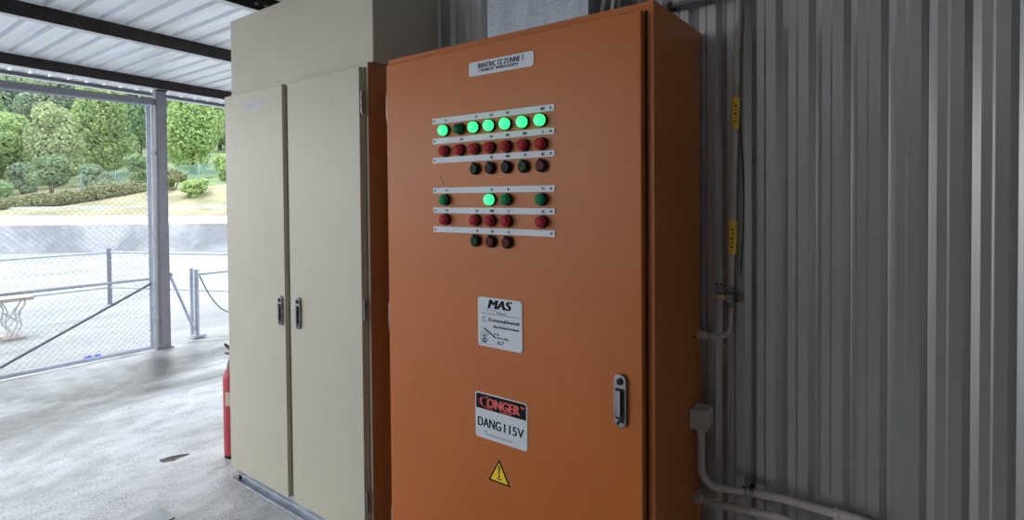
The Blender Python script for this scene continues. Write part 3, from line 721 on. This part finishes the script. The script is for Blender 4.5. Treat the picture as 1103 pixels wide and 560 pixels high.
FX = -6.195; FY0, FY1 = -1.3, 2.318
fe = thing('chain_link_fence', 'chain-link fence panel in a steel frame left of the grey post', 'fence', (FX, .5, 0))
MB().box(FX - .025, FX + .025, FY0, 2.343, 2.445, 2.502).build('top_rail', 'post', fe, bevel=.003)
MB().tube([(FX + .012, FY0, 2.434), (FX + .012, 2.30, 2.434)], .0085, 8).build('frame_top_tube', 'frame_steel', fe)
MB().tube([(FX, FY0, .030), (FX, 2.30, .030)], .019, 10).build('bottom_rail', 'frame_steel', fe)
MB().tube([(FX, 2.285, .012), (FX, 2.285, 2.444)], .019, 12).build('side_tube', 'frame_steel', fe)
MB().box(FX - .012, FX + .012, 2.312, 2.330, .0, 2.444).build('hanging_bar', 'frame_steel', fe)
MB().tube([(FX, FY0, .722), (FX, 2.285, .715)], .013, 10).build('mid_rail', 'frame_steel', fe)
MB().tube([(FX + .028, FY0, -.0 + .02), (FX + .028, .95, .025), (FX + .028, 2.275, .672)], .012, 10).build('brace', 'dark_tube', fe)
for z in (.30, 1.15, 1.95): MB().box(FX - .02, FX + .02, 2.285, 2.343, z, z + .03).build('bracket', 'frame_steel', fe)
cm = MB(); pitch = .052; zz0, zz1 = .045, 2.425
def clip_line(y0, dirn):
    a = (y0, zz0); L = zz1 - zz0; b = (y0 + dirn * L, zz1)
    ya, za, yb_, zb = a[0], a[1], b[0], b[1]
    lo, hi = -.60, 2.272
    t0, t1 = 0.0, 1.0; d = yb_ - ya
    for bound, sgn in ((lo, 1), (hi, -1)):
        pa = (ya - bound) * sgn; pb = (yb_ - bound) * sgn
        if pa < 0 and pb < 0: return None
        if pa < 0: t0 = max(t0, pa / (pa - pb))
        elif pb < 0: t1 = min(t1, pa / (pa - pb))
    if t1 - t0 < .005: return None
    return (ya + d * t0, za + L * t0), (ya + d * t1, za + L * t1)
k = 0; yy = -.60 - 2.5
while yy < 2.35 + 2.5:
    for dirn, dx in ((1, .0015), (-1, -.0015)):
        c = clip_line(yy, dirn)
        if c: cm.tube([(FX + dx, c[0][0], c[0][1]), (FX + dx, c[1][0], c[1][1])], .0014, 3, False)
    yy += pitch
cm.build('wire_mesh', 'wire', fe, smooth=False)

# ------------------------------------------------------------------ outside: railings, barrier, bench
rl = thing('pipe_railing', 'low two-rail pipe railing standing out in the bright yard', 'railing', (-9.65, 3.0, -.03))
cor = (-9.66, 3.015); e1 = (-9.60, -3.2); e2 = (-6.5, 4.45)
MB().tube([(cor[0], cor[1], -.03), (cor[0], cor[1], .79)], .030, 12).build('post', 'dark_tube', rl)
MB().tube([(-9.63, -.6, -.03), (-9.63, -.6, .76)], .030, 12).build('post', 'dark_tube', rl)
MB().tube([(-7.35, 4.03, -.03), (-7.35, 4.03, .76)], .030, 12).build('post', 'dark_tube', rl)
for z in (.735, .22):
    MB().tube([(e1[0], e1[1], z), (cor[0], cor[1], z)], .016, 8).build('rail', 'frame_steel', rl)
    MB().tube([(cor[0], cor[1], z), (e2[0], e2[1], z)], .016, 8).build('rail', 'frame_steel', rl)
bp = thing('barrier_post', 'short pale post right of the grey post, carrying a slanting brace', 'post', (-6.47, 2.832, 0))
MB().tube([(-6.47, 2.832, 0), (-6.47, 2.832, .715)], .024, 14).build('shaft', 'frame_steel', bp)
MB().lathe([(.027, .715), (.027, .728), (.015, .738)], (-6.47, 2.832, 0), 'Z', 14).build('cap', 'frame_steel', bp)
MB().box(-6.52, -6.42, 2.785, 2.905, -.015, .008).build('base_plate', 'frame_steel', bp)
MB().tube([(-6.45, 2.555, .705), (-6.462, 2.80, .06)], .015, 10).build('brace', 'frame_steel', bp)
MB().box(-6.47, -6.43, 2.530, 2.575, .69, .722).build('brace_end', 'dark_tube', bp)
b2 = thing('barrier_post', 'second short post just behind the braced barrier post', 'post', (-6.62, 2.845, 0))
MB().tube([(-6.62, 2.845, -.02), (-6.62, 2.845, .72)], .020, 14).build('shaft', 'frame_steel', b2)
MB().lathe([(.023, .72), (.023, .732), (.012, .742)], (-6.62, 2.845, 0), 'Z', 14).build('cap', 'frame_steel', b2)
br = MB().tube([(-6.47, 2.858, .672), (-6.47, 4.4, .665)], .012, 10)
o = br.build('barrier_rail', 'frame_steel', loc=(-6.47, 3.6, .67)); tag(o, 'thin level rail running right from the short barrier post', 'rail')
MB().tube([(-6.47, 4.4, -.02), (-6.47, 4.4, .72)], .022, 12).build('end_post', 'frame_steel', o)
ch = MB(); L = 40; P = []
for k in range(L + 1):
    s = k / L; yv = 2.860 + .72 * s; zv = .655 - .46 * (1 - (2 * s - 1) ** 2); P.append((-6.455, yv, zv))
ch.tube(P, .0075, 6); o = ch.build('barrier_chain', 'dark_tube', loc=(-6.455, 3.2, .4)); tag(o, 'grey chain hanging in a loop below the thin barrier rail', 'chain')

be = thing('garden_bench', 'small bench with rusty plank top on twisted white legs beyond fence', 'bench', (-8.18, 1.35, -.03))
MB().box(-8.33, -8.03, .75, 1.79, .395, .432).build('seat', 'rust', be, bevel=.006)
for yc in (1.0, 1.62):
    for sx in (-.10, .10):
        lg = MB()
        for q in (-1, 1):
            pth = [(-8.18 + sx * (1 - .3 * k / 8), yc + q * (.085 - .055 * k / 8) + .018 * math.sin(k * 1.3 + q), .395 - .425 * k / 8) for k in range(9)]
            lg.tube(pth, .009, 6)
        lg.tube([(-8.18 + sx, yc - .06, .26), (-8.18 + sx, yc + .065, .14)], .007, 6); lg.tube([(-8.18 + sx, yc + .06, .30), (-8.18 + sx, yc - .05, .10)], .007, 6)
        lg.build('leg', 'bench_leg', be)
    MB().box(-8.31, -8.05, yc - .10, yc + .10, -.03, -.005).build('foot', 'rust', be, bevel=.004)

# ------------------------------------------------------------------ yard, wall, road, grass bank
g = MB().add([(-60, -60, -.03), (40, -60, -.03), (40, 60, -.03), (-60, 60, -.03)], [(0, 1, 2, 3)]).build('yard', 'yard', smooth=False); struct(g)
A = Vector((-21.78, 4.11, 0)); dW = Vector((5.02, 4.135, 0)).normalized(); nW = Vector((-dW.y, dW.x, 0))   # nW points away from the camera
if nW.x > 0: nW = -nW
def strip3(p, q, off0, z0, off1, z1):
    return [p + nW * off0 + Vector((0, 0, z0)), q + nW * off0 + Vector((0, 0, z0)), q + nW * off1 + Vector((0, 0, z1)), p + nW * off1 + Vector((0, 0, z1))]
p0 = A - dW * 45; p1 = A + dW * 40
wm = MB()
for o0, o1 in ((0, .35),):
    a = strip3(p0, p1, o0, -.03, o1, -.03); c = strip3(p0, p1, o0, .78, o1, .78)
    wm.add(a + c, [(0, 3, 2, 1), (4, 5, 6, 7), (0, 1, 5, 4), (1, 2, 6, 5), (2, 3, 7, 6), (3, 0, 4, 7)])
far = struct(wm.build('wall_yard', 'farwall', smooth=False))
rm = MB(); rm.add(strip3(p0, p1, .35, .77, 40, .77), [(0, 1, 2, 3)])
struct(rm.build('road', 'terrace', smooth=False))
# grass bank: rises from the road's far edge
B0 = Vector((-37.2, 7.03, 0)); dB = (Vector((-24.9, 12.25, 0)) - B0).normalized(); nB = Vector((-dB.y, dB.x, 0))
if nB.x > 0: nB = -nB
gb = MB(); NI, NJ = 90, 26
bank = [(0, .775), (1.0, .95), (2.4, 1.02), (3.2, 1.02), (5, 1.45), (7, 2.05), (9, 2.35), (12, 2.7), (18, 4.0), (30, 7.2), (48, 12.5), (60, 15)]
rg = random.Random(5)
for i in range(NI):
    s = -40 + 90 * i / (NI - 1)
    for j, (d, z) in enumerate(bank):
        p = B0 + dB * s + nB * (d + rg.uniform(-.2, .2)); gb.v.append((p.x, p.y, z + (rg.uniform(-.08, .12) if j else 0)))
nj = len(bank)
for i in range(NI - 1):
    for j in range(nj - 1):
        a = i * nj + j; gb.f.append((a, a + nj, a + nj + 1, a + 1))
split = 6
hs = MB(); hs.v = list(gb.v); hs.f = [f for f in gb.f if f[0] % nj >= split]; gb.f = [f for f in gb.f if f[0] % nj < split]
o = gb.build('grass_bank', 'grass'); o['kind'] = 'structure'
o = hs.build('hillside', 'undergrowth'); o['kind'] = 'structure'
# pale path along the bank
pm = MB(); vs = []
for s in (-40, 50):
    for d in (2.45, 3.15):
        p = B0 + dB * s + nB * d; vs.append((p.x, p.y, 1.16))
pm.add(vs + [(v[0], v[1], .9) for v in vs], [(0, 2, 3, 1), (0, 4, 6, 2), (1, 3, 7, 5), (4, 5, 7, 6)]).build('path', 'terrace', smooth=False)['kind'] = 'structure'

# ------------------------------------------------------------------ vegetation
def leaf_cloud(mb, c, rad, n, size, rnd, shell=.55):
    c = Vector(c)
    for _ in range(n):
        while True:
            d = Vector((rnd.uniform(-1, 1), rnd.uniform(-1, 1), rnd.uniform(-1, 1)))
            if .05 < d.length <= 1: break
        rr = d.length; d.normalize(); rr = shell + (1 - shell) * rr ** .5
        p = c + Vector((d.x * rad[0], d.y * rad[1], d.z * rad[2])) * rr
        nrm = (d + Vector((rnd.gauss(0, .5), rnd.gauss(0, .5), rnd.gauss(0, .5) + .35))).normalized()
        a = nrm.cross(Vector((rnd.gauss(0, 1), rnd.gauss(0, 1), rnd.gauss(0, 1)))).normalized(); b = nrm.cross(a)
        s = size * rnd.uniform(.6, 1.35); w = s * .55
        mb.add([p - a * s, p - b * w + nrm * s * .15, p + a * s, p + b * w + nrm * s * .15], [(0, 1, 2, 3)])
def dirn(u):
    # horizontal viewing direction through a picture column, used only to decide where each plant stands
    c, s = math.cos(math.radians(36.8)), math.sin(math.radians(36.8)); t = (u - 551.5) / 602
    v = Vector((-s + t * c, c + t * s, 0)); return v
def plant(kind, u, dist, zb, zt, width, m, seed, label, cat, group, trunk=True, n=2600, leaf=.26, lumps=11):
    rnd = random.Random(seed)
    v = dirn(u).normalized(); x, yv = v.x * dist, v.y * dist
    t = thing(kind, label, cat, (x, yv, zb), group)
    H = zt - zb; z0 = zb + (H * .16 if trunk else H * .1)
    mb = MB(); hub = []
    for k in range(lumps):
        a = rnd.uniform(0, 2 * PI); q = math.sqrt(rnd.random())
        zc = z0 + (zt - z0) * rnd.uniform(.02, .86); f = 1 - .55 * abs((zc - z0) / (zt - z0) - .4)
        cx, cy = x + math.cos(a) * q * width * .30 * f, yv + math.sin(a) * q * width * .30 * f
        hub.append((cx, cy, zc))
        leaf_cloud(mb, (cx, cy, zc), (width * .23, width * .23, H * .17), n // lumps, leaf, rnd)
    mb.build('foliage', m, t, smooth=False)
    tr = MB()
    if trunk:
        tr.tube([(x, yv, zb - .3), (x + .05 * H * rnd.uniform(-.5, .5), yv, zb + H * .4), (x, yv, zb + H * .7)], [H * .022, H * .017, H * .008], 8)
        for hx, hy, hz in hub[:5]: tr.tube([(x, yv, zb + H * .3), (hx, hy, hz)], [H * .010, H * .004], 6)
        tr.build('trunk', 'bark', t)
    else:
        for hx, hy, hz in hub[:4]: tr.tube([(x, yv, zb - .1), (hx, hy, hz)], [.04, .015], 5)
        tr.build('stem', 'bark', t)
    return t
G = 'trees on the bank beyond the yard'
def bank_z(d):
    for (d0, z0), (d1, z1) in zip(bank, bank[1:]):
        if d0 <= d <= d1: return z0 + (z1 - z0) * (d - d0) / (d1 - d0)
    return bank[-1][1]
def ground_at(u, dist):
    v = dirn(u).normalized() * dist
    return bank_z((v - B0).dot(nB))
trees = [
 # u, dist, height, width, material, label
 (-46, 50, 6.2, 4.6, 'leaf_yellow', 'yellow-green tree at the left picture edge, front row'),
 (14, 55, 5.4, 4.6, 'leaf_yellow', 'low yellow-green tree left of the pale rounded tree'),
 (62, 50, 5.6, 3.6, 'leaf_pale', 'pale grey-green rounded tree in the middle of the fence view'),
 (114, 55.5, 8.2, 5.2, 'leaf_yellow', 'rounded yellow-green tree between the pale tree and the grey post'),
 (208, 51, 7.6, 5.2, 'leaf_yellow', 'bright yellow-green tree right of the grey post, front row'),
 (276, 56, 8.4, 4.8, 'leaf_yellow', 'bright yellow-green tree beside the beige cabinet edge'),
 (-28, 64, 8.2, 6.0, 'leaf_mid', 'mid-green tree behind the front row at the far left'),
 (62, 65, 9.6, 6.2, 'leaf_blue', 'bluish-green tree rising behind the pale rounded tree'),
 (152, 63.5, 9.4, 6.0, 'leaf_mid', 'mid-green tree partly hidden by the grey post'),
 (238, 65, 9.0, 6.2, 'leaf_blue', 'bluish-green tree at the back right of the grey post'),
 (0, 77, 10.0, 7.2, 'leaf_blue', 'bluish-green tree high on the slope at the left picture edge'),
 (88, 78, 10.0, 7.4, 'leaf_mid', 'mid-green tree high on the slope in the middle of the fence view'),
 (168, 77, 8.6, 6.6, 'leaf_dark', 'dark green tree high on the slope behind the grey post top'),
 (30, 92, 12, 9.0, 'leaf_mid', 'topmost mid-green tree touching the roof edge at the left'),
 (128, 92, 11, 9.0, 'leaf_yellow', 'topmost yellow-green tree touching the roof edge left of the grey post'),
]
for k, (u, dist, hgt, wid, lm, lb) in enumerate(trees):
    zb = ground_at(u, dist)
    plant('broadleaf_tree', u, dist, zb, zb + hgt, wid, lm, 100 + k, lb, 'tree', G, True, 11500, .0027 * dist, 22)
shr = [(-8, 44.6, 0, 1.9, 2.5, 'leaf_mid'), (24, 48.0, 0, 2.0, 2.0, 'leaf_blue'), (56, 45, 0, 2.5, 2.6, 'leaf_dark'), (100, 44.6, 0, 1.8, 2.4, 'leaf_blue'), (148, 44.4, 0, 2.1, 1.9, 'leaf_mid'),
       (188, 40, 0, 1.3, 1.5, 'leaf_dry'), (212, 36.4, 0, 1.0, 1.8, 'leaf_yellow'), (244, 44.4, 0, 2.2, 2.2, 'leaf_yellow'),
       ]
sl = ['mid-green shrub at the left picture edge above the dry grass', 'bluish-green shrub between the left edge and the dark green shrub', 'dark green shrub below the pale tree', 'bluish-green shrub right of the dark green one, before the net fence',
      'mid-green shrub partly hidden by the grey post', 'dry brownish shrub just right of the grey post', 'small yellow-green bush on the bank right of the post',
      'yellow-green shrub at the beige cabinet edge']
for k, (a, lb) in enumerate(zip(shr, sl)):
    zg = ground_at(a[0], a[1]) - .05
    plant('shrub', a[0], a[1], zg, zg + a[3] - a[2] + .1, a[4], a[5], 300 + k, lb, 'shrub', 'shrubs on the grass bank', False, 2200, .11, 8)

# long low hedge along the foot of the bank
hv = dirn(66).normalized() * 42.2
hg = thing('hedge', 'long low olive-green hedge running along the foot of the grass bank', 'hedge', (hv.x, hv.y, ground_at(66, 42.2)))
hm = MB(); hs_ = MB(); rnd = random.Random(77)
for k in range(38):
    u = -50 + 206 * k / 37; dd = 42.6 - .010 * (u + 50) + rnd.uniform(-.15, .15); v = dirn(u).normalized() * dd; zg = ground_at(u, dd)
    hh = rnd.uniform(.32, .50)
    leaf_cloud(hm, (v.x, v.y, zg + hh * .85), (.42, .42, hh), 330, .085, rnd, .5)
    hs_.tube([(v.x, v.y, zg - .1), (v.x, v.y, zg + hh)], .03, 5)
hm.build('foliage', 'leaf_dry', hg, smooth=False); hs_.build('stems', 'bark', hg)

# green net fence on the bank
nf = thing('net_fence', 'far bluish-green net fence along the bank beneath the trees', 'fence', (-38, 14, 2.2))
vs = []; pts = []
for u in (88, 125, 175, 215, 255, 300):
    v = dirn(u).normalized() * 46.9; pts.append((v.x, v.y, ground_at(u, 46.9)))
mb = MB()
for i in range(len(pts) - 1):
    a, b = Vector(pts[i]), Vector(pts[i + 1])
    for k in range(14):
        z = .1 + k * .075
        mb.tube([a + Vector((0, 0, z)), b + Vector((0, 0, z))], .012, 3, False)
    for k in range(26):
        p = a.lerp(b, k / 26); mb.tube([p + Vector((0, 0, .1)), p + Vector((0, 0, 1.08))], .012, 3, False)
mb.build('netting', 'net', nf, smooth=False)
for p in pts: MB().tube([(p[0], p[1], p[2] - .4), (p[0], p[1], p[2] + 1.12)], .04, 8).build('post', 'frame_steel', nf)

# ------------------------------------------------------------------ light
w = D.worlds.new('sky'); bpy.context.scene.world = w; w.use_nodes = True
nt = w.node_tree; bg = nt.nodes['Background']
tc = nt.nodes.new('ShaderNodeTexCoord'); sp = nt.nodes.new('ShaderNodeSeparateXYZ'); cr = nt.nodes.new('ShaderNodeValToRGB')
cr.color_ramp.elements[0].color = (0.98, 0.99, 1.0, 1); cr.color_ramp.elements[1].color = (0.72, 0.85, 1.0, 1)
nt.links.new(tc.outputs['Generated'], sp.inputs[0]); nt.links.new(sp.outputs['Z'], cr.inputs[0]); nt.links.new(cr.outputs[0], bg.inputs[0])
bg.inputs['Strength'].default_value = 2.3
sl_ = D.lights.new('hazy_sun', 'SUN'); sl_.energy = 1.5; sl_.angle = math.radians(12); sl_.color = (1, .96, .9)
so = D.objects.new('hazy_sun', sl_); COL.objects.link(so)
so.rotation_euler = Vector((.28, .12, -1)).to_track_quat('-Z', 'Y').to_euler(); so.location = (-10, -5, 12)

# ------------------------------------------------------------------ camera
yaw, pitch, roll = math.radians(36.8), math.radians(1.1), math.radians(.472)
f0 = Vector((-math.sin(yaw), math.cos(yaw), 0)); r0 = Vector((math.cos(yaw), math.sin(yaw), 0)); d0 = Vector((0, 0, -1))
f1 = f0 * math.cos(pitch) + d0 * math.sin(pitch); d1 = d0 * math.cos(pitch) - f0 * math.sin(pitch)
r2 = r0 * math.cos(roll) + d1 * math.sin(roll); d2 = d1 * math.cos(roll) - r0 * math.sin(roll)
cd = D.cameras.new('camera'); co = D.objects.new('camera', cd); COL.objects.link(co)
Mx = Matrix((r2, -d2, -f1)).transposed().to_4x4(); Mx.translation = Vector((0, 0, 1.5)); co.matrix_world = Mx
cd.sensor_fit = 'HORIZONTAL'; cd.sensor_width = 36; cd.lens = 602 / 1103 * 36; cd.shift_x = 0; cd.shift_y = -(280 - 223.5) / 1103
cd.clip_start = .02; cd.clip_end = 500
S = bpy.context.scene; S.camera = co
S.view_settings.view_transform = 'Standard'; S.view_settings.look = 'None'; S.view_settings.gamma = 1; S.view_settings.exposure = 0.62
S.view_settings.use_curve_mapping = False
S.cycles.use_denoising = True
S.cycles.max_bounces = 10; S.cycles.diffuse_bounces = 6
